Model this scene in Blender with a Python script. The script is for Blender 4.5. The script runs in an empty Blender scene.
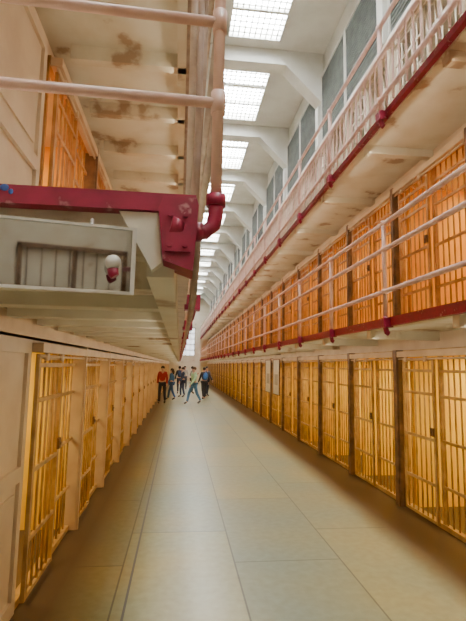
import bpy, math, random
from mathutils import Matrix, Vector
random.seed(4)
S = bpy.context.scene
COL = S.collection

# ---------------------------------------------------------------- materials
def mat(name, c1, c2=None, rough=0.6, scale=4.0, metal=0.0, bump=0.0, lo=0.4, hi=0.65, emit=0.0, ecol=None, spec=0.5, c3=None):
    m = bpy.data.materials.new(name); m.use_nodes = True
    nt = m.node_tree; b = nt.nodes['Principled BSDF']
    b.inputs['Roughness'].default_value = rough
    b.inputs['Metallic'].default_value = metal
    b.inputs['Specular IOR Level'].default_value = spec
    if c2 is None: c2 = tuple(x*0.8 for x in c1)
    geo = nt.nodes.new('ShaderNodeNewGeometry')
    n = nt.nodes.new('ShaderNodeTexNoise'); n.inputs['Scale'].default_value = scale
    n.inputs['Detail'].default_value = 5
    nt.links.new(geo.outputs['Position'], n.inputs['Vector'])
    r = nt.nodes.new('ShaderNodeValToRGB')
    r.color_ramp.elements[0].position = lo; r.color_ramp.elements[0].color = (*c1, 1)
    r.color_ramp.elements[1].position = hi; r.color_ramp.elements[1].color = (*c2, 1)
    if c3:
        e = r.color_ramp.elements.new(min(0.99, hi+0.06)); e.color = (*c3, 1)
    nt.links.new(n.outputs['Fac'], r.inputs['Fac'])
    nt.links.new(r.outputs['Color'], b.inputs['Base Color'])
    if bump:
        bp = nt.nodes.new('ShaderNodeBump'); bp.inputs['Strength'].default_value = bump
        bp.inputs['Distance'].default_value = 0.01
        nt.links.new(n.outputs['Fac'], bp.inputs['Height']); nt.links.new(bp.outputs['Normal'], b.inputs['Normal'])
    if emit:
        b.inputs['Emission Color'].default_value = (*(ecol or c1), 1)
        b.inputs['Emission Strength'].default_value = emit
    return m

M_PLAST = mat('cream_plaster', (0.78,0.71,0.58), (0.70,0.61,0.47), 0.7, 1.6, bump=0.2, c3=(0.50,0.38,0.26))
M_WHITE = mat('white_paint', (0.78,0.77,0.72), (0.68,0.66,0.60), 0.6, 1.5)
M_CREAM = mat('cream_enamel', (0.76,0.63,0.47), (0.66,0.52,0.38), 0.45, 3.0)
M_HEAD = mat('warm_cream_enamel', (0.72,0.54,0.35), (0.60,0.42,0.26), 0.45, 3.0)
M_UNDER = mat('cream_soffit', (0.76,0.71,0.58), (0.68,0.61,0.46), 0.6, 2.6, lo=0.42, hi=0.60, c3=(0.40,0.28,0.17), bump=0.3)
M_GOLD = mat('gold_bar_enamel', (0.62,0.40,0.16), (0.42,0.25,0.09), 0.4, 6.0)
M_ORANGE = mat('orange_bar_enamel', (0.62,0.33,0.12), (0.44,0.21,0.065), 0.4, 6.0)
M_CELLG = mat('yellow_cell_paint', (1.0,0.69,0.06), (0.94,0.57,0.04), 0.7, 2.0)
M_CELLO = mat('orange_cell_paint', (0.98,0.54,0.06), (0.90,0.42,0.04), 0.7, 2.0)
M_BROWN = mat('brown_steel', (0.14,0.075,0.04), (0.26,0.14,0.07), 0.45, 8.0)
M_RED = mat('crimson_paint', (0.30,0.008,0.045), (0.22,0.006,0.032), 0.4, 18.0, hi=0.62, c3=(0.45,0.20,0.20))
M_PINK = mat('pinkish_cream_pipe', (0.80,0.54,0.43), (0.68,0.41,0.32), 0.4, 9.0)
M_PALEP = mat('pale_pink_pipe', (0.82,0.57,0.50), (0.72,0.46,0.40), 0.4, 9.0)
M_BEIGE = mat('beige_pipe', (0.66,0.54,0.43), (0.50,0.38,0.31), 0.45, 12.0)
M_COND = mat('worn_brown_conduit', (0.36,0.25,0.19), (0.48,0.36,0.28), 0.5, 10.0)
M_GREY = mat('grey_louvre', (0.15,0.16,0.145), (0.11,0.12,0.11), 0.8, 5.0, spec=0.2)
M_DARK = mat('dark_metal', (0.06,0.05,0.045), None, 0.5, 5.0)
M_BLUE = mat('blue_paint', (0.03,0.08,0.30), None, 0.5, 5.0)
M_SKY = mat('daylight_glass', (0.9,0.95,1.0), (0.9,0.95,1.0), 0.4, 2.0, emit=46.0, ecol=(0.93,0.97,1.0))
M_WIN = mat('far_window_glass', (0.9,0.95,1.0), (0.9,0.95,1.0), 0.4, 2.0, emit=2.0, ecol=(0.90,0.96,1.0))
M_PAPER = mat('notice_paper', (0.85,0.84,0.80), (0.75,0.74,0.70), 0.6, 8.0)
M_PAPERG = mat('grey_notice_print', (0.45,0.45,0.45), (0.55,0.55,0.55), 0.6, 20.0)
M_MIRROR = mat('mirror_glass', (0.56,0.56,0.52), (0.50,0.50,0.47), 0.03, 2.0, metal=1.0)
M_STEELW = mat('pale_frame_steel', (0.78,0.75,0.68), None, 0.35, 6.0)

def floor_mat():
    m = bpy.data.materials.new('polished_concrete_floor'); m.use_nodes = True
    nt = m.node_tree; L = nt.links.new; b = nt.nodes['Principled BSDF']
    g = nt.nodes.new('ShaderNodeNewGeometry')
    def noise(s, d=5):
        n = nt.nodes.new('ShaderNodeTexNoise'); n.inputs['Scale'].default_value = s; n.inputs['Detail'].default_value = d
        L(g.outputs['Position'], n.inputs['Vector']); return n
    def ramp(a, ca, c, cb):
        r = nt.nodes.new('ShaderNodeValToRGB'); e = r.color_ramp.elements
        e[0].position = a; e[0].color = ca; e[1].position = c; e[1].color = cb; return r
    n1 = noise(0.9, 1.5); r1 = ramp(0.22, (0.235,0.27,0.22,1), 0.78, (0.36,0.29,0.135,1)); L(n1.outputs['Fac'], r1.inputs['Fac'])
    br = nt.nodes.new('ShaderNodeTexBrick'); br.inputs['Scale'].default_value = 1.0
    br.inputs['Brick Width'].default_value = 1.9; br.inputs['Row Height'].default_value = 0.95
    br.inputs['Mortar Size'].default_value = 0.008; br.inputs['Mortar Smooth'].default_value = 0.3
    br.offset = 0.4
    br.inputs['Color1'].default_value = (1,0.95,0.74,1); br.inputs['Color2'].default_value = (0.74,0.81,0.85,1)
    br.inputs['Mortar'].default_value = (0.24,0.21,0.18,1)
    mp = nt.nodes.new('ShaderNodeMapping'); mp.inputs['Rotation'].default_value = (0,0,math.radians(90)); mp.inputs['Location'].default_value=(0.4,0.42,0)
    L(g.outputs['Position'], mp.inputs['Vector']); L(mp.outputs['Vector'], br.inputs['Vector'])
    mx = nt.nodes.new('ShaderNodeMix'); mx.data_type='RGBA'; mx.blend_type='MULTIPLY'; mx.inputs[0].default_value = 0.85
    L(r1.outputs['Color'], mx.inputs[6]); L(br.outputs['Color'], mx.inputs[7])
    n2 = noise(14.0, 12); r2 = ramp(0.25, (0.80,0.77,0.70,1), 0.70, (1,1,1,1)); L(n2.outputs['Fac'], r2.inputs['Fac'])
    mx2 = nt.nodes.new('ShaderNodeMix'); mx2.data_type='RGBA'; mx2.blend_type='MULTIPLY'; mx2.inputs[0].default_value = 1
    L(mx.outputs[2], mx2.inputs[6]); L(r2.outputs['Color'], mx2.inputs[7])
    sx = nt.nodes.new('ShaderNodeSeparateXYZ'); L(g.outputs['Position'], sx.inputs[0])
    def mr(a, c):
        k = nt.nodes.new('ShaderNodeMapRange'); k.inputs['From Min'].default_value=a; k.inputs['From Max'].default_value=c
        L(sx.outputs['X'], k.inputs['Value']); return k
    # darker brown margins along both cell rows
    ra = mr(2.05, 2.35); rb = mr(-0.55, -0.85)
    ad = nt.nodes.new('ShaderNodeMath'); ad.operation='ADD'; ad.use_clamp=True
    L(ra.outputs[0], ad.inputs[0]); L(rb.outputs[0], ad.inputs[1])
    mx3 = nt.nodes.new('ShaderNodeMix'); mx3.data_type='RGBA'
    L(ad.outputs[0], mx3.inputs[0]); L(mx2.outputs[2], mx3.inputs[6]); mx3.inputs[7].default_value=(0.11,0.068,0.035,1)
    # dark expansion joint
    c = nt.nodes.new('ShaderNodeMath'); c.operation='COMPARE'; c.inputs[1].default_value=-0.33; c.inputs[2].default_value=0.009
    L(sx.outputs['X'], c.inputs[0])
    mx4 = nt.nodes.new('ShaderNodeMix'); mx4.data_type='RGBA'
    L(c.outputs[0], mx4.inputs[0]); L(mx3.outputs[2], mx4.inputs[6]); mx4.inputs[7].default_value=(0.08,0.075,0.085,1)
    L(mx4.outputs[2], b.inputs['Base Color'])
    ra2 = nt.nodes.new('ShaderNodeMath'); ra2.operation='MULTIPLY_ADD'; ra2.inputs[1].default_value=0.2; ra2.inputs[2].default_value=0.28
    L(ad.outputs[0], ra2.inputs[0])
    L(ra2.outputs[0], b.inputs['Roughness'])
    return m
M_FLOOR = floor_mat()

# ---------------------------------------------------------------- mesh builder
class MB:
    def __init__(s): s.v=[]; s.f=[]; s.m=[]; s.sm=[]
    def box(s, x0,y0,z0,x1,y1,z1, mi=0):
        b=len(s.v)
        s.v += [(x0,y0,z0),(x1,y0,z0),(x1,y1,z0),(x0,y1,z0),(x0,y0,z1),(x1,y0,z1),(x1,y1,z1),(x0,y1,z1)]
        for q in ((3,2,1,0),(4,5,6,7),(0,1,5,4),(1,2,6,5),(2,3,7,6),(3,0,4,7)):
            s.f.append(tuple(b+i for i in q)); s.m.append(mi); s.sm.append(False)
    def tube(s, pts, r, n=8, mi=0):
        pts=[Vector(p) for p in pts]; b=len(s.v); k=len(pts)
        ref=None
        for i,p in enumerate(pts):
            d=(pts[min(i+1,k-1)]-pts[max(i-1,0)]).normalized()
            if ref is None:
                ref = Vector((0,0,1)) if abs(d.z)<0.9 else Vector((1,0,0))
            u=(ref-d*ref.dot(d)).normalized(); w=d.cross(u); ref=u
            rr = r[i] if isinstance(r,(list,tuple)) else r
            for j in range(n):
                a=2*math.pi*j/n; q=p+u*math.cos(a)*rr+w*math.sin(a)*rr; s.v.append(tuple(q))
        for i in range(k-1):
            for j in range(n):
                a=b+i*n+j; c=b+i*n+(j+1)%n
                s.f.append((a,c,c+n,a+n)); s.m.append(mi); s.sm.append(True)
        s.f.append(tuple(b+j for j in reversed(range(n)))); s.m.append(mi); s.sm.append(False)
        s.f.append(tuple(b+(k-1)*n+j for j in range(n))); s.m.append(mi); s.sm.append(False)
    def prism(s, prof, y0, y1, mi=0):
        b=len(s.v); n=len(prof)
        for y in (y0,y1):
            for (x,z) in prof: s.v.append((x,y,z))
        for j in range(n):
            s.f.append((b+j,b+(j+1)%n,b+n+(j+1)%n,b+n+j)); s.m.append(mi); s.sm.append(False)
        s.f.append(tuple(b+j for j in reversed(range(n)))); s.m.append(mi); s.sm.append(False)
        s.f.append(tuple(b+n+j for j in range(n))); s.m.append(mi); s.sm.append(False)
    def ball(s, c, r, mi=0, nu=12, nv=8, sc=(1,1,1)):
        b=len(s.v)
        for i in range(nv+1):
            t=math.pi*i/nv
            for j in range(nu):
                a=2*math.pi*j/nu
                s.v.append((c[0]+r*sc[0]*math.sin(t)*math.cos(a), c[1]+r*sc[1]*math.sin(t)*math.sin(a), c[2]+r*sc[2]*math.cos(t)))
        for i in range(nv):
            for j in range(nu):
                s.f.append((b+i*nu+j, b+(i+1)*nu+j, b+(i+1)*nu+(j+1)%nu, b+i*nu+(j+1)%nu)); s.m.append(mi); s.sm.append(True)
    def mesh(s, name, mats):
        me=bpy.data.meshes.new(name); me.from_pydata(s.v,[],s.f)
        for m in mats: me.materials.append(m)
        me.polygons.foreach_set('material_index', s.m); me.polygons.foreach_set('use_smooth', s.sm)
        me.validate(); me.update(); return me

def put(name, me, parent=None, loc=(0,0,0), rotz=0.0, **props):
    o=bpy.data.objects.new(name, me); COL.objects.link(o)
    o.location=loc; o.rotation_euler=(0,0,rotz)
    if parent: o.parent=parent
    for k,v in props.items(): o[k]=v
    return o

def copy_tree(src, kids, loc, rotz=0.0):
    c=src.copy(); COL.objects.link(c); c.location=loc; c.rotation_euler=(0,0,rotz)
    for k in kids:
        kc=k[0].copy(); COL.objects.link(kc); kc.parent=c
        for g in k[1]:
            gc=g.copy(); COL.objects.link(gc); gc.parent=kc
    return c

# ---------------------------------------------------------------- dimensions
XL, XR = -1.14, 2.92
GL, GR = 0.03, 2.10
Y0, Y1 = -9.0, 46.9
P = 1.65
YR = 5.65 - 2*P
NR = 27
YLs = 3.50
NL = 26
D2, D3 = 2.19, 4.36
DL = 2.12                 # top of the near left walkway
TOPC = 6.55
CEIL = 8.70

# ---------------------------------------------------------------- room shell
b=MB(); b.box(-3.5,Y0,-0.1,5.3,Y1,0.0)
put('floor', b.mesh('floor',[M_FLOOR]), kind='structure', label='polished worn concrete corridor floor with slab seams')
b=MB(); b.box(-3.5,Y0-0.2,0,5.3,Y0,CEIL+0.6)
put('wall_back', b.mesh('wall_back',[M_PLAST]), kind='structure', label='cream plaster end wall')
WZ0,WZ1=2.6,5.4
b=MB(); b.box(-3.5,Y1,0,0.1,Y1+0.2,CEIL+0.6); b.box(1.5,Y1,0,5.3,Y1+0.2,CEIL+0.6); b.box(0.1,Y1,0,1.5,Y1+0.2,WZ0); b.box(0.1,Y1,WZ1,1.5,Y1+0.2,CEIL+0.6)
put('wall_far', b.mesh('wall_far',[M_PLAST]), kind='structure', label='cream plaster end wall with a tall window')
b=MB()
for q in ((-0.2,0,0,-0.1,0.1,2.6),(2.1,0,0,2.2,0.1,2.6),(-0.2,0,2.5,2.2,0.1,2.6),(0.95,0,0,1.05,0.1,2.5),(-0.1,0.02,1.2,2.1,0.08,1.28)): b.box(*q)
x=0.0
while x<2.1: b.tube([(x,0.05,0),(x,0.05,2.5)],0.012,6); x+=0.3
put('gate', b.mesh('gate',[M_BROWN]), loc=(0,Y0+0.02,0), label='brown barred double gate at the corridor end', category='gate')

def block(name, xf, xb, ys, n, sgn, fl2):
    b=MB(); lo,hi=min(xf,xb),max(xf,xb)
    ye=ys+n*P
    b.box(min(xb,xb+sgn*0.15),Y0,0,max(xb,xb+sgn*0.15),Y1,TOPC,1)
    for (za,zb,fm) in ((1.93,fl2-0.01,0),(4.10,D3-0.02,0),(6.2,TOPC,0)):
        b.box(lo,ys-0.03,za,hi,ye+0.03,zb,fm)
    for i in range(n+1):
        y=ys+i*P
        for (za,zb,m) in ((0,1.93,1),(fl2-0.01,4.10,2),(D3-0.02,6.2,3)):
            b.box(lo+0.05 if sgn>0 else lo, y-0.03, za, hi if sgn>0 else hi-0.05, y+0.03, zb, m)
    for (a,c) in ((Y0,ys-0.03),(ye+0.03,Y1)):
        if c-a>0.02: b.box(lo,a,0,hi,c,TOPC,0)
    xs=(xb-sgn*0.02)
    b.box(min(xb,xs),ys,fl2,max(xb,xs),ye,4.1,2); b.box(min(xb,xs),ys,D3,max(xb,xs),ye,6.2,3)
    return put(name, b.mesh(name,[M_CREAM,M_CELLG,M_CELLO,M_PLAST]), kind='structure', label='masonry cell block with painted cell interiors')
block('wall_right', XR, 5.15, YR, NR, 1, D2)
block('wall_left', XL, -3.35, YLs, NL, -1, DL)
b=MB(); b.box(3.02,Y0,TOPC,3.3,Y1,CEIL+0.3); put('wall_upper_right', b.mesh('wur',[M_WHITE]), kind='structure', label='white plaster clerestory wall')
b=MB(); b.box(-3.5,Y0,TOPC,-3.3,Y1,CEIL+0.3); put('wall_upper_left', b.mesh('wul',[M_WHITE]), kind='structure', label='white plaster clerestory wall')

SX0,SX1=0.80,1.98
beamY=[9.5+3.3*k for k in range(-5,12)]
b=MB(); b.box(-3.5,Y0,CEIL,SX0,Y1,CEIL+0.15); b.box(SX1,Y0,CEIL,5.3,Y1,CEIL+0.15)
for y in beamY: b.box(SX0,y-0.45,CEIL,SX1,y+0.45,CEIL+0.15)
b.box(SX0,Y0,CEIL,SX1,beamY[0]-0.45,CEIL+0.15); b.box(SX0,beamY[-1]+0.45,CEIL,SX1,Y1,CEIL+0.15)
put('ceiling', b.mesh('ceiling',[M_WHITE]), kind='structure', label='white concrete roof slab with skylight openings')
SL=2.4
b=MB()
for x in (0,SX1-SX0-0.04): b.box(x,0,-0.03,x+0.04,SL,0.25)
for y in (0,SL-0.04): b.box(0,y,-0.03,SX1-SX0,y+0.04,0.25)
nx,ny=10,16
for i in range(1,nx): x=(SX1-SX0)*i/nx; b.box(x-0.010,0,0.0,x+0.010,SL,0.03)
for i in range(1,ny): y=SL*i/ny; b.box(0,y-0.010,0.0,SX1-SX0,y+0.010,0.03)
for y in (SL/3,2*SL/3): b.box(0,y-0.03,-0.02,SX1-SX0,y+0.03,0.05)
skm=b.mesh('skylight_frame',[M_WHITE])
b=MB(); b.box(0,0,0.2,SX1-SX0,SL,0.22); skp=b.mesh('skylight_pane',[M_SKY])
for i,y in enumerate(beamY[:-1]):
    w=put(f'window_{i+1}', skm, loc=(SX0,y+0.45,CEIL), kind='structure', label='gridded roof skylight letting in bright daylight')
    put('pane', skp, parent=w)
WH=WZ1-WZ0
b=MB(); b.box(0,0,0,1.4,0.02,WH)
wf=MB()
for x in (0,0.45,0.9,1.35): wf.box(x,-0.06,0,x+0.06,0.0,WH)
for i in range(6): wf.box(0,-0.06,i*WH/5-0.04,1.4,0,i*WH/5+0.04)
w=put('window_20', wf.mesh('fwf',[M_COND]), loc=(0.1,Y1+0.08,WZ0), kind='structure', label='tall multi-pane window in the end wall')
put('pane', b.mesh('fwp',[M_WIN]), parent=w)

prof=[(-3.28,CEIL-0.002),(-3.28,8.35),(2.15,8.35),(2.95,7.55),(3.015,7.5),(3.015,CEIL-0.002)]
b=MB(); b.prism(prof,-0.18,0.18); bm_=b.mesh('roof_beam',[M_WHITE])
for y in beamY:
    put('roof_beam', bm_, loc=(0,y,0), label='white concrete haunched roof beam beside the skylight', category='roof beam', group='haunched roof beams')

PH=1.50; PW=1.40
b=MB(); b.box(-0.05,0,0,0,PW,PH,0)
n=20
for i in range(n): b.box(-0.062,0.03,0.03+i*(PH-.03)/n,-0.05,PW-0.03,0.03+i*(PH-.03)/n+0.04,0)
lv=b.mesh('louvred_panel',[M_GREY])
b=MB()
for (y,z,y2,z2) in ((-0.03,-0.03,PW+.03,0),(-0.03,PH,PW+.03,PH+.03),(-0.03,0,0,PH),(PW,0,PW+.03,PH)): b.box(-0.075,y,z,-0.0,y2,z2)
lf=b.mesh('panel_frame',[M_WHITE])
b=MB(); b.box(-0.12,-0.10,0,0,0.10,0.94); pl=b.mesh('pilaster',[M_WHITE])
for y in beamY:
    put('pilaster', pl, loc=(3.018,y,TOPC), label='white pilaster under a roof beam', category='pilaster', group='clerestory pilasters')
    if y>beamY[-1]-1: continue
    for dy in (0.21,1.69):
        o=put('louvred_vent', lv, loc=(3.018,y+dy,6.6), label='grey louvred vent panel set in white frame', category='vent', group='clerestory vents')
        put('frame', lf, parent=o)

# ---------------------------------------------------------------- cell fronts
H1=1.93
def cell_meshes(tag, H, mbar, mpost, pw, mlock, sp=0.128):
    f=MB()
    f.box(-0.03,0.005,0,0.03,P-0.005,0.05); f.box(-0.03,0.005,H-0.06,0.03,P-0.005,H)
    for z in (0.42,0.90,1.38,1.66): f.box(-0.014,0.06,z,0.008,0.86,z+0.03)
    f.box(-0.02,0.84,0,0.02,0.875,H)
    f.box(-0.02,1.61,0,0.02,P-0.005,H)
    y=0.18
    while y<0.81:
        f.tube([(0,y,0.04),(0,y,H-0.04)],0.0105,6); y+=sp
    me_f=f.mesh('front_'+tag,[mbar])
    p=MB(); p.box(-0.10,0.005,0,0.03,pw,H); p.box(-0.12,0.015,0.0,-0.10,pw-0.01,H)
    me_p=p.mesh('post_'+tag,[mpost])
    d=MB(); xo=-0.065
    d.box(xo-0.014,0.87,0.03,xo+0.014,0.905,H-0.1); d.box(xo-0.014,1.55,0.03,xo+0.014,1.585,H-0.1)
    for z in (0.03,0.42,0.90,1.40,1.66,H-0.14): d.box(xo-0.012,0.9,z,xo+0.008,1.56,z+0.032)
    y=0.905+sp*.8
    while y<1.53:
        d.tube([(xo,y,0.05),(xo,y,H-0.12)],0.0105,6); y+=sp
    me_d=d.mesh('door_'+tag,[mbar])
    l=MB(); l.box(xo-0.035,0.88,0.96,xo-0.014,0.94,1.05); l.tube([(xo-0.045,0.91,1.005),(xo-0.033,0.91,1.005)],0.014,10)
    me_l=l.mesh('lock_'+tag,[mlock])
    t=MB(); t.box(-0.12,pw,H-0.09,-0.03,P,H-0.02); t.tube([(-0.09,pw,H-0.115),(-0.09,P,H-0.115)],0.012,6)
    for y in (1.0,1.46): t.tube([(-0.11,y,H-0.12),(-0.08,y,H-0.12)],0.03,10)
    me_t=t.mesh('track_'+tag,[M_HEAD])
    return me_f,me_p,me_d,me_l,me_t
def make_cell(tag,H,mbar,label,group,mpost,pw,mlock,sp):
    mf,mp_,md,ml,mt=cell_meshes(tag,H,mbar,mpost,pw,mlock,sp)
    o=put('cell_front',mf,label=label,category='cell bars',group=group)
    a=put('post',mp_,parent=o); d=put('sliding_door',md,parent=o); l=put('lock_box',ml,parent=d); t=put('door_track',mt,parent=o,label='cream overhead door track')
    return o,[(a,[]),(d,[l]),(t,[])]
def row(tag,H,mbar,label,group,xf,z,ys,n,left,mpost=None,pw=0.10,mlock=None,sp=0.128):
    o,k=make_cell(tag,H,mbar,label,group,mpost or M_BROWN,pw,mlock or M_BROWN,sp)
    for i in range(n):
        if left: loc=(xf,ys+(i+1)*P,z); rz=math.pi
        else: loc=(xf,ys+i*P,z); rz=0
        if i==0: o.location=loc; o.rotation_euler=(0,0,rz)
        else: copy_tree(o,k,loc,rz)
H2=4.10-D2
row('a',H1,M_GOLD,'gold-painted barred cell front with sliding door beside corridor','ground level cell fronts',XR-0.035,0,YR,NR,False,pw=0.12,sp=0.105)
row('b',H2,M_ORANGE,'orange-painted barred cell front on the upper walkway','walkway cell fronts',XR-0.035,D2,YR,NR,False,pw=0.09,mpost=M_BROWN,sp=0.105)
row('c',1.86,M_GOLD,'gold-painted barred cell front lining the corridor wall','ground level cell fronts across the corridor',XL+0.035,0,YLs,NL,True,mpost=M_HEAD,pw=0.07)
row('d',4.10-DL,M_ORANGE,'orange-painted barred cell front above the walkway','upper cell fronts across the corridor',XL+0.035,DL,YLs,12,True,mpost=M_BROWN,pw=0.06)
row('e',6.2-D3,M_CREAM,'cream-painted barred cell front on the highest walkway','highest level cell fronts',XR-0.035,D3,YR,NR,False,mpost=M_CREAM,pw=0.07,mlock=M_CREAM)
hb=MB(); hb.box(XL+0.002,2.2,1.865,XL+0.15,Y1-0.3,2.0); hb.box(XL+0.002,2.2,1.865,XL+0.17,Y1-0.3,1.885)
hbo=put('header_beam',hb.mesh('hb',[M_HEAD]),label='long cream steel header beam above the cell doors',category='beam')
hb=MB(); hb.box(XL+0.004,2.2,2.0,XL+0.10,Y1-0.3,2.035); put('painted_shadow_line',hb.mesh('hbt',[M_BROWN]),parent=hbo,label='brown strip standing in for a shadow line')  # dark strip added to draw a line of shade above the header

def panel(name,y0,y1,z0,z1,label):
    b=MB(); x=XL+0.002
    b.box(x,y0,z0,x+0.05,y1,z1)
    for (a,c) in ((y0,y0+0.07),(y1-0.07,y1)): b.box(x+0.05,a,z0,x+0.075,c,z1)
    for z in (z0,(z0+z1)/2-0.05,z1-0.1): b.box(x+0.05,y0+0.07,z,x+0.075,y1-0.07,z+0.1)
    n=(z1-z0)/2
    for k in range(2):
        za=z0+0.16+k*(n-0.03); zb=za+n-0.28
        b.box(x+0.05,y0+0.12,za,x+0.062,y1-0.12,zb)
    o=put(name,b.mesh(name,[M_CREAM]),label=label,category='panel door')
    h=MB(); h.tube([(x+0.07,y0+0.05,z0+0.95),(x+0.12,y0+0.05,z0+0.95)],0.012,8); h.ball((x+0.13,y0+0.05,z0+0.95),0.028)
    put('knob',h.mesh('knob',[M_BROWN]),parent=o,label='brown knob')
    return o
panel('panel_door',2.45,YLs-0.01,0.0,1.86,'cream steel panel door before the first cell')
panel('panel_door',2.25,YLs-0.12,DL,4.12,'cream moulded panel door on the walkway level')

# ---------------------------------------------------------------- walkways
def walkway(name, xa, xe, ys, ye, top, sgn, depth, label, mstrip=None, strip=0.085, rib=P, rd=0.17, rw=0.09):
    lo,hi=min(xa,xe),max(xa,xe)
    b=MB(); b.box(lo,ys,top-0.075,hi,ye,top)
    y=ys+0.4
    while y<ye-0.1:
        b.box(lo+0.18 if sgn>0 and rib<P else lo,y,top-rd,hi,y+rw,top-0.07); y+=rib
    o=put(name,b.mesh(name,[M_UNDER]),label=label,category='walkway')
    e=MB(); t=0.05*sgn
    x0,x1=min(xe,xe+t),max(xe,xe+t)
    e.box(x0,ys,top-strip,x1,ye,top+0.012)
    put('edge_strip',e.mesh(name+'e',[mstrip or M_RED]),parent=o,label='crimson painted edge strip' if mstrip is None else 'beige painted edge strip')
    if depth:
        e=MB(); x0,x1=min(xe,xe-0.07*sgn),max(xe,xe-0.07*sgn)
        e.box(x0,ys+0.01,top-depth,x1,ye,top-0.076)
        put('edge_beam',e.mesh(name+'b',[M_UNDER]),parent=o,label='cream painted edge beam')
    return o
walkway('walkway',XR-0.002,GR,Y0+0.3,Y1-0.1,D2,-1,0,'concrete walkway slab with crimson edge over the corridor',strip=0.075)
walkway('walkway',XR-0.002,GR,Y0+0.3,Y1-0.1,D3,-1,0,'highest concrete walkway slab with crimson edge',strip=0.055)
YE=1.16
w=walkway('walkway',XL+0.002,GL-0.05,YE,Y1-0.1,DL,1,0.20,'concrete walkway slab ending in a crimson painted corner',M_BEIGE,0.06,rib=P/3,rd=0.17,rw=0.13)
e=MB(); e.box(XL+0.01,YE-0.04,DL-0.042,GL,YE,DL+0.004)
put('end_strip',e.mesh('es',[M_RED]),parent=w,label='crimson painted end strip')
e=MB(); e.ball((-0.43,YE-0.041,DL-0.005),0.011,nu=10,nv=6,sc=(1,.2,.8)); e.ball((-0.415,YE-0.041,DL-0.014),0.006,nu=8,nv=5,sc=(1,.2,1.2))
put('paint_spot',e.mesh('ps',[M_BLUE]),parent=w,label='blue paint spot')
e=MB(); e.prism([(-0.062,DL-0.04),(-0.048,DL-0.17),(0.026,DL-0.195),(0.036,DL-0.03),(0.03,DL-0.008),(-0.05,DL-0.008)],YE-0.06,YE+0.05)
e.box(-0.042,YE-0.070,DL-0.15,0.018,YE-0.06,DL-0.04)
for q in ((-0.032,DL-0.06),(0.005,DL-0.06),(-0.032,DL-0.135),(0.005,DL-0.135)): e.tube([(q[0],YE-0.078,q[1]),(q[0],YE-0.065,q[1])],0.007,6)
put('corner_block',e.mesh('cb',[M_RED]),parent=w,label='crimson painted corner casting')
e=MB(); e.prism([(-0.16,DL-0.044),(-0.064,DL-0.044),(-0.050,DL-0.17),(-0.075,DL-0.19)],YE-0.03,YE+0.02)
put('corner_bracket',e.mesh('cbr',[M_UNDER]),parent=w,label='cream painted corner bracket')
walkway('walkway',XL+0.002,GL-0.05,YE+0.4,Y1-0.1,D3,1,0.2,'upper concrete walkway slab with cream peeling soffit',M_COND,rib=P/2,rd=0.20,rw=0.08)

# railings
def railing(x, ys, n, top, heights, side, mpipe, label, group, r=0.02, baluster=False, hpost=1.0):
    o=bpy.data.objects.new('railing',None); COL.objects.link(o); o.location=(x,ys,top)
    o['label']=label; o['category']='railing'; o['group']=group
    Lh=(n-1)*P
    for h in heights:
        m=MB(); m.tube([(0,-0.02,h),(0,Lh+0.3,h)],r,8)
        put('rail',m.mesh('rail',[mpipe]),parent=o)
    m=MB(); m.tube([(0.0,0,-0.02),(0.0,0,hpost)],r*1.0,8)
    for h in heights: m.ball((0,0,h),r*1.5,nu=8,nv=6)
    pm=m.mesh('post',[mpipe])
    m=MB()
    m.tube([(0,0,0.02),(0,0,-0.10),(-side*0.010,0,-0.14),(-side*0.03,0,-0.15)],r*1.1,8)
    m.box(-0.04 if side<0 else -0.055,-0.05,-0.09,0.055 if side<0 else 0.04,0.05,0.0)
    bmh=m.mesh('base',[M_RED])
    for i in range(n):
        p=put('post',pm,parent=o,loc=(0,i*P,0)); put('base_clamp',bmh,parent=p,label='crimson painted base clamp')
    if baluster:
        m=MB()
        y=0.12
        while y<Lh:
            m.box(-0.008,y,0.0,0.008,y+0.018,0.62); y+=0.1375
        put('baluster_guard',m.mesh('bal',[mpipe]),parent=o)
    return o
railing(GR-0.075,4.35-2*P,28,D2,(0.27,0.70,0.97),-1,M_PINK,'pinkish pipe railing along the walkway over the corridor','walkway railings',r=0.025)
railing(GR-0.075,4.35-2*P,28,D3,(0.14,0.62,0.97),-1,M_PALEP,'pale pink pipe railing with upright balusters on the highest walkway','walkway railings',r=0.026,baluster=True)
railing(GL+0.045,YE+P,27,DL,(0.26,0.52,0.97),1,M_BEIGE,'beige pipe railing along the walkway above the corridor','walkway railings',r=0.015)
o=bpy.data.objects.new('corner_railing',None); COL.objects.link(o); o.location=(0.08,YE-0.03,DL)
o['label']='beige pipe railing turning the crimson walkway corner'; o['category']='railing'
m=MB(); m.tube([(0,0,0.0),(0,0,1.2)],0.0145,12); 
for h in (0.26,0.49): m.tube([(0,0,h-0.03),(0,0,h+0.03)],0.019,12)
put('post',m.mesh('cp',[M_PINK]),parent=o)
m=MB(); m.tube([(0,0,0.0),(0,0,-0.04),(-0.006,0,-0.07),(-0.025,0,-0.088),(-0.07,-0.01,-0.09),(-0.10,-0.02,-0.085)],0.019,12)
m.tube([(-0.085,-0.014,-0.088),(-0.115,-0.022,-0.082)],0.029,12); m.tube([(0,0,-0.02),(0,0,0.01)],0.025,12); m.tube([(-0.035,-0.002,-0.089),(-0.055,-0.006,-0.090)],0.025,12)
put('elbow',m.mesh('ce',[M_RED]),parent=o,label='crimson painted pipe elbow')
for h in (0.26,0.49,0.97):
    m=MB(); m.tube([(0,0,h),(-1.15,-0.03,h+0.0)],0.0135,12); put('rail',m.mesh('cr',[M_PINK]),parent=o)
    m=MB(); m.tube([(0,0,h),(-0.005,P+0.05,h)],0.0135,12); put('rail',m.mesh('cr',[M_BEIGE]),parent=o)

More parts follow.
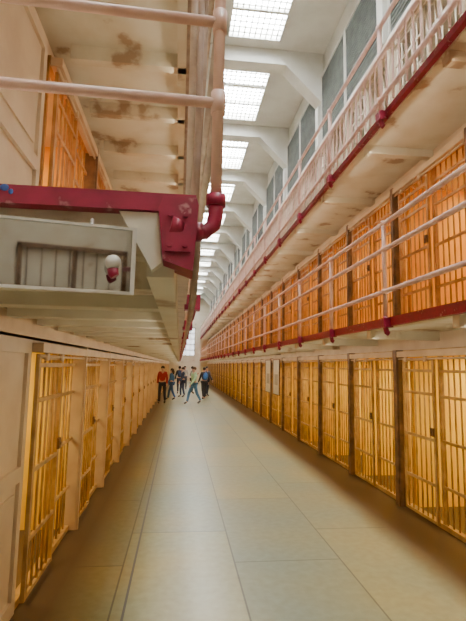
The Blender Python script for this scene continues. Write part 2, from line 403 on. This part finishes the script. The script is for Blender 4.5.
m=MB(); m.tube([(0.05,YE+0.3,4.05),(0.05,YE+0.35,2.7),(0.035,YE+0.4,2.3),(0.05,YE+0.45,2.1),(0.045,YE+0.6,1.96),(0.045,YE+1.2,1.93),(0.045,30,1.93)],0.014,8)
put('conduit',m.mesh('cond',[M_COND]),label='brown electrical conduit clipped under the walkway edge',category='conduit')
m=MB(); m.tube([(0.02,YE+0.5,4.12),(0.02,YE+0.5,2.14)],0.016,8)
put('standpipe',m.mesh('sp',[M_BEIGE]),label='beige vertical standpipe beside the walkway railing',category='pipe')
m=MB(); m.tube([(0.035,YE+0.16,4.3),(0.035,YE+0.16,2.45),(0.035,YE+0.14,2.30),(0.03,YE+0.10,2.14)],0.010,8)
put('conduit',m.mesh('cond2',[M_COND]),label='slim brown conduit dropping to the crimson corner',category='conduit')

# mirror
mo=bpy.data.objects.new('mirror',None); COL.objects.link(mo); mo.location=(-0.118,YE-0.05,1.944)
mo.rotation_euler=(math.radians(5),0,math.radians(10))
mo['label']='rectangular surveillance mirror hanging under the walkway end'; mo['category']='mirror'
m=MB(); m.box(-0.42,0,-0.076,0,0.006,0.080); put('glass',m.mesh('mg',[M_MIRROR]),parent=mo)
m=MB()
for q in ((-0.425,-0.006,0.075,0.005,0.010,0.081),(-0.425,-0.006,-0.080,0.005,0.010,-0.073),(-0.425,-0.006,-0.078,-0.418,0.010,0.078),(-0.005,-0.006,-0.078,0.005,0.010,0.078)): m.box(*q)
put('frame',m.mesh('mf',[M_STEELW]),parent=mo)
for x in (-0.1,-0.35):
    m=MB(); m.tube([(x,0.01,0.07),(x,0.04,0.10)],0.005,6); put('hanger',m.mesh('mh',[M_STEELW]),parent=mo)
do=bpy.data.objects.new('dome_camera',None); COL.objects.link(do); do.location=(-0.155,YE-0.12,1.925)
do['label']='small white dome camera with reddish base in front of mirror'; do['category']='camera'
m=MB(); m.ball((0,0,0),0.018,nu=16,nv=10); put('dome',m.mesh('dd',[M_WHITE]),parent=do)
m=MB(); m.tube([(0,0,-0.014),(0.002,0,-0.026),(0.006,0.0,-0.032)],[0.013,0.012,0.010],12); put('base',m.mesh('db',[M_RED]),parent=do)
m=MB(); m.tube([(0,0.015,0.0),(0,0.06,0.0)],0.005,8); put('arm',m.mesh('da',[M_DARK]),parent=do)

for y in (12.5,13.7):
    b=MB(); b.box(-0.02,0,0,0,0.80,0.95); o=put('notice_board',b.mesh('nb',[M_PAPER]),loc=(XR-0.17,y,0.92),label='white framed notice board hung on the cell bars',category='notice board',group='notice boards')
    b=MB(); b.box(-0.026,0.20,0.25,-0.02,0.60,0.55); put('printed_sheet',b.mesh('ns',[M_PAPERG]),parent=o)
    b=MB()
    for q in ((-0.03,-0.02,-0.02,0.0,0.0,0.97),(-0.03,0.80,-0.02,0.0,0.82,0.97),(-0.03,0,0.95,0,0.80,0.97),(-0.03,0,-0.02,0,0.80,0)): b.box(*q)
    put('frame',b.mesh('nf',[M_BROWN]),parent=o)

# ---------------------------------------------------------------- people
SKIN=mat('skin',(0.62,0.38,0.27),None,0.5,5)
cloth={}
def cmat(c):
    if c not in cloth: cloth[c]=mat('fabric_%d'%len(cloth),c,tuple(x*0.75 for x in c),0.85,20)
    return cloth[c]
def skin_obj(name,verts,edges,radii,m,parent,root=0,sub=1):
    me=bpy.data.meshes.new(name); me.from_pydata(verts,edges,[]); me.materials.append(m)
    o=bpy.data.objects.new(name,me); COL.objects.link(o)
    if parent: o.parent=parent
    sk=o.modifiers.new('Skin','SKIN'); sk.use_smooth_shade=True
    lay=me.skin_vertices[0] if me.skin_vertices else None
    if lay is None:
        bpy.context.view_layer.objects.active=o; lay=me.skin_vertices[0]
    for i,r in enumerate(radii):
        lay.data[i].radius=(r if isinstance(r,tuple) else (r,r)); lay.data[i].use_root=(i==root)
    s=o.modifiers.new('Sub','SUBSURF'); s.levels=sub; s.render_levels=sub
    return o
def person(loc,rotz,h,shirt,pants,hair,stride=0.18,arm=0.15,bend=0.2,label='',long_hair=False,pack=None,phone=False):
    k=h/1.7
    V=lambda x,y,z:(x*k,y*k,z*k)
    J={}
    J['pel']=V(0,0,.95);J['sp']=V(0,0.01,1.12);J['ch']=V(0,0,1.30);J['nk']=V(0,-0.005,1.44);J['hb']=V(0,0.01,1.51);J['hm']=V(0,0.015,1.60);J['ht']=V(0,0.005,1.66)
    for s,sg in (('l',-1),('r',1)):
        st=stride*sg; ar=-arm*sg
        J['sh'+s]=V(.16*sg,0,1.39); J['el'+s]=V(.22*sg,ar*0.5-0.02,1.12)
        if phone: wr=(.12*sg,.30,1.22); dv=(0,.05,.05)
        else: wr=(.235*sg,ar+bend*0.5,.90); dv=(0,.02,-.09)
        J['wr'+s]=V(*wr); J['hd'+s]=V(wr[0]+dv[0]*.6,wr[1]+dv[1]*.6,wr[2]+dv[2]*.6)
        J['hp'+s]=V(.09*sg,0,.90); J['kn'+s]=V(.10*sg,st*0.5+0.04,.50); J['an'+s]=V(.10*sg,st-0.02,.085+max(0,-st)*0.25); J['to'+s]=V(.11*sg,st+.15,.035)
        for f in range(4):
            ox=(f-1.5)*.02
            a=Vector(J['hd'+s]); L=[.05,.06,.055,.042][f]*k; d=Vector(dv).normalized()
            J[f'fa{f}{s}']=tuple(a+Vector((0,ox*k,0))+d*.03*k); J[f'fb{f}{s}']=tuple(a+Vector((-.01*sg*k,ox*1.2*k,0))+d*(.03*k+L))
        J['th'+s]=tuple(Vector(J['wr'+s])+Vector((-.015*sg,.035,-.045))*k); 
    J['ns']=V(0,.105,1.585); J['earl']=V(-.083,.0,1.59); J['earr']=V(.083,.0,1.59)
    names=list(J); idx={n:i for i,n in enumerate(names)}
    R={'pel':(.13,.10),'sp':(.12,.09),'ch':(.14,.10),'nk':.055,'hb':.06,'hm':(.078,.088),'ht':.06,'ns':.012,'earl':.012,'earr':.012}
    for s in 'lr':
        R.update({'sh'+s:.055,'el'+s:.042,'wr'+s:.028,'hd'+s:(.022,.038),'hp'+s:.085,'kn'+s:.058,'an'+s:.04,'to'+s:.03,'th'+s:.01})
        for f in range(4): R[f'fa{f}{s}']=.0095; R[f'fb{f}{s}']=.008
    E=[('pel','sp'),('sp','ch'),('ch','nk'),('nk','hb'),('hb','hm'),('hm','ht'),('hm','ns'),('hm','earl'),('hm','earr')]
    for s in 'lr':
        E+=[('ch','sh'+s),('sh'+s,'el'+s),('el'+s,'wr'+s),('wr'+s,'hd'+s),('wr'+s,'th'+s),('pel','hp'+s),('hp'+s,'kn'+s),('kn'+s,'an'+s),('an'+s,'to'+s)]
        for f in range(4): E+=[('hd'+s,f'fa{f}{s}'),(f'fa{f}{s}',f'fb{f}{s}')]
    def sc(r): return tuple(q*k for q in r) if isinstance(r,tuple) else r*k
    o=skin_obj('person',[J[n] for n in names],[(idx[a],idx[c]) for a,c in E],[sc(R[n]) for n in names],SKIN,None,0)
    o.location=loc; o.rotation_euler=(0,0,rotz); o['label']=label; o['category']='person'; o['group']='visitors walking in the corridor'
    def sub(nm,ns,es,grow,m,over={}):
        id2={n:i for i,n in enumerate(ns)}
        rr=[]
        for n in ns:
            r=over.get(n,R[n]); r=r if isinstance(r,tuple) else (r,r); rr.append(tuple((q+grow)*k for q in r))
        return skin_obj(nm,[J[n] for n in ns],[(id2[a],id2[c]) for a,c in es],rr,m,o,0)
    ns=['pel','sp','ch','nk','shl','ell','wrl','shr','elr','wrr']
    sub('shirt',ns,[('pel','sp'),('sp','ch'),('ch','nk'),('ch','shl'),('shl','ell'),('ell','wrl'),('ch','shr'),('shr','elr'),('elr','wrr')],.018,cmat(shirt),{'nk':.05})
    ns=['pel','hpl','knl','anl','hpr','knr','anr']
    sub('trousers',ns,[('pel','hpl'),('hpl','knl'),('knl','anl'),('pel','hpr'),('hpr','knr'),('knr','anr')],.014,cmat(pants))
    for s in 'lr': sub('shoe',['an'+s,'to'+s],[('an'+s,'to'+s)],.012,cmat((0.08,0.07,0.07)),{'an'+s:.035})
    m=MB(); hc=V(0,-0.012,1.625); m.ball(hc,.098*k,nu=12,nv=8,sc=(0.95,1.05,0.9))
    if long_hair: m.tube([V(0,-.04,1.62),V(0,-.085,1.5),V(0,-.09,1.38)],[.08*k,.075*k,.04*k],10)
    put('hair',m.mesh('hair',[cmat(hair)]),parent=o)
    for sg in (-1,1):
        m=MB(); m.ball(V(.03*sg,.088,1.605),.011*k,nu=8,nv=6); put('eye',m.mesh('eye',[M_DARK]),parent=o)
    m=MB(); m.ball(V(0,.09,1.548),.018*k,nu=8,nv=5,sc=(1.2,.5,.35)); put('mouth',m.mesh('mouth',[cmat((0.45,0.12,0.1))]),parent=o)
    if pack:
        m=MB(); m.ball((0,0,0),.17*k,nu=12,nv=8,sc=(.85,.5,1.25)); 
        pk=put('backpack',m.mesh('pack',[cmat(pack)]),label='small rounded backpack worn by a walking visitor',category='backpack')
        pk.location=Vector(loc)+Matrix.Rotation(rotz,3,'Z')@Vector((0,-.19*k,1.22*k)); pk.rotation_euler=(0,0,rotz)
        for sg in (-1,1):
            m=MB(); m.tube([(.09*k*sg,.04*k,.15*k),(.10*k*sg,.19*k,.20*k),(.10*k*sg,.31*k,.10*k),(.11*k*sg,.24*k,-.10*k),(.10*k*sg,.05*k,-.14*k)],.014*k,6)
            put('strap',m.mesh('strap',[cmat(pack)]),parent=pk)
    return o
pi=math.pi
person((-0.70,20.4,0),pi*0.95,1.62,(0.42,0.03,0.04),(0.03,0.03,0.05),(0.05,0.03,0.02),label='person in red top and dark trousers walking along the cells',bend=.1)
person((-0.34,22.6,0),pi*0.4,1.50,(0.06,0.18,0.42),(0.05,0.12,0.30),(0.08,0.04,0.02),label='person in blue jacket and jeans stepping sideways',long_hair=True,arm=0.05,stride=0.24)
person((0.04,27.4,0),0.1,1.60,(0.03,0.03,0.04),(0.04,0.04,0.07),(0.03,0.02,0.02),label='person in black jacket walking away',pack=(0.03,0.05,0.12))
person((0.20,24.6,0),pi*.6,1.56,(0.04,0.05,0.08),(0.03,0.04,0.08),(0.04,0.02,0.02),label='person in dark navy top standing side-on',stride=0.08)
person((0.66,20.4,0),pi*0.65,1.60,(0.40,0.60,0.34),(0.08,0.20,0.36),(0.12,0.06,0.03),label='person in pale green top and blue jeans striding',stride=0.30,arm=0.22)
person((0.80,27.6,0),pi*1.4,1.60,(0.40,0.36,0.32),(0.05,0.05,0.07),(0.04,0.03,0.02),label='person in grey top standing with hands raised',stride=0.03,phone=True)
person((1.26,23.2,0),0.3,1.58,(0.03,0.03,0.035),(0.03,0.03,0.04),(0.03,0.02,0.02),label='person in black coat walking away with blue backpack',pack=(0.05,0.15,0.4))
person((1.52,25.6,0),pi*1.2,1.62,(0.04,0.04,0.06),(0.04,0.04,0.06),(0.05,0.03,0.02),label='person in dark jacket standing by the cells',stride=0.04)
person((0.40,32.0,0),pi,1.60,(0.5,0.45,0.4),(0.1,0.1,0.15),(0.05,0.03,0.02),label='person in beige top further along the corridor',stride=0.12)

# ---------------------------------------------------------------- lights
def area(loc,sx,sy,e,c,rot=(0,0,0)):
    l=bpy.data.lights.new('area_light','AREA'); l.shape='RECTANGLE'; l.size=sx; l.size_y=sy; l.energy=e; l.color=c
    o=bpy.data.objects.new('area_light',l); COL.objects.link(o); o.location=loc; o.rotation_euler=rot; return o
for i in range(NR):
    y=YR+(i+0.5)*P
    area((XR+1.2,y,1.90),0.8,1.2,36,(1,0.86,0.40))
    area((XR+1.2,y,4.06),0.8,1.2,26,(1,0.79,0.34))
for i in range(NL):
    y=YLs+(i+0.5)*P
    area((XL-1.1,y,1.90),0.8,1.2,26,(1,0.86,0.42))
    if i<12: area((XL-1.1,y,4.06),0.8,1.2,26,(1,0.79,0.36))
for k in range(6):  # added fill light strips under the walkways, no fixtures there
    y=2+k*8
    area((GR+0.02,y,2.00),0.08,7.6,9,(1,0.88,0.68),(0,math.radians(-62),0))
    area((GR+0.02,y,4.18),0.08,7.6,11,(1,0.88,0.68),(0,math.radians(-62),0))
    area((-0.10,y+4.2,1.88),0.08,7.6,11,(1,0.88,0.68),(0,math.radians(62),0))
    area((-0.10,y+4.2,4.12),0.08,7.6,12,(1,0.88,0.68),(0,math.radians(62),0))

w=bpy.data.worlds.new('World'); S.world=w; w.use_nodes=True
w.node_tree.nodes['Background'].inputs[0].default_value=(0.75,0.85,1,1); w.node_tree.nodes['Background'].inputs[1].default_value=1.0

# ---------------------------------------------------------------- camera
cam=bpy.data.cameras.new('camera'); co=bpy.data.objects.new('camera',cam); COL.objects.link(co)
cam.sensor_fit='HORIZONTAL'; cam.sensor_width=36; cam.lens=36*460/466; cam.clip_start=0.03; cam.clip_end=200
co.matrix_world=Matrix.Translation((0,0,1.70))@Matrix.Rotation(math.radians(-6.5),4,'Z')@Matrix.Rotation(math.radians(96.8),4,'X')@Matrix.Rotation(math.radians(1.0),4,'Z')
S.camera=co
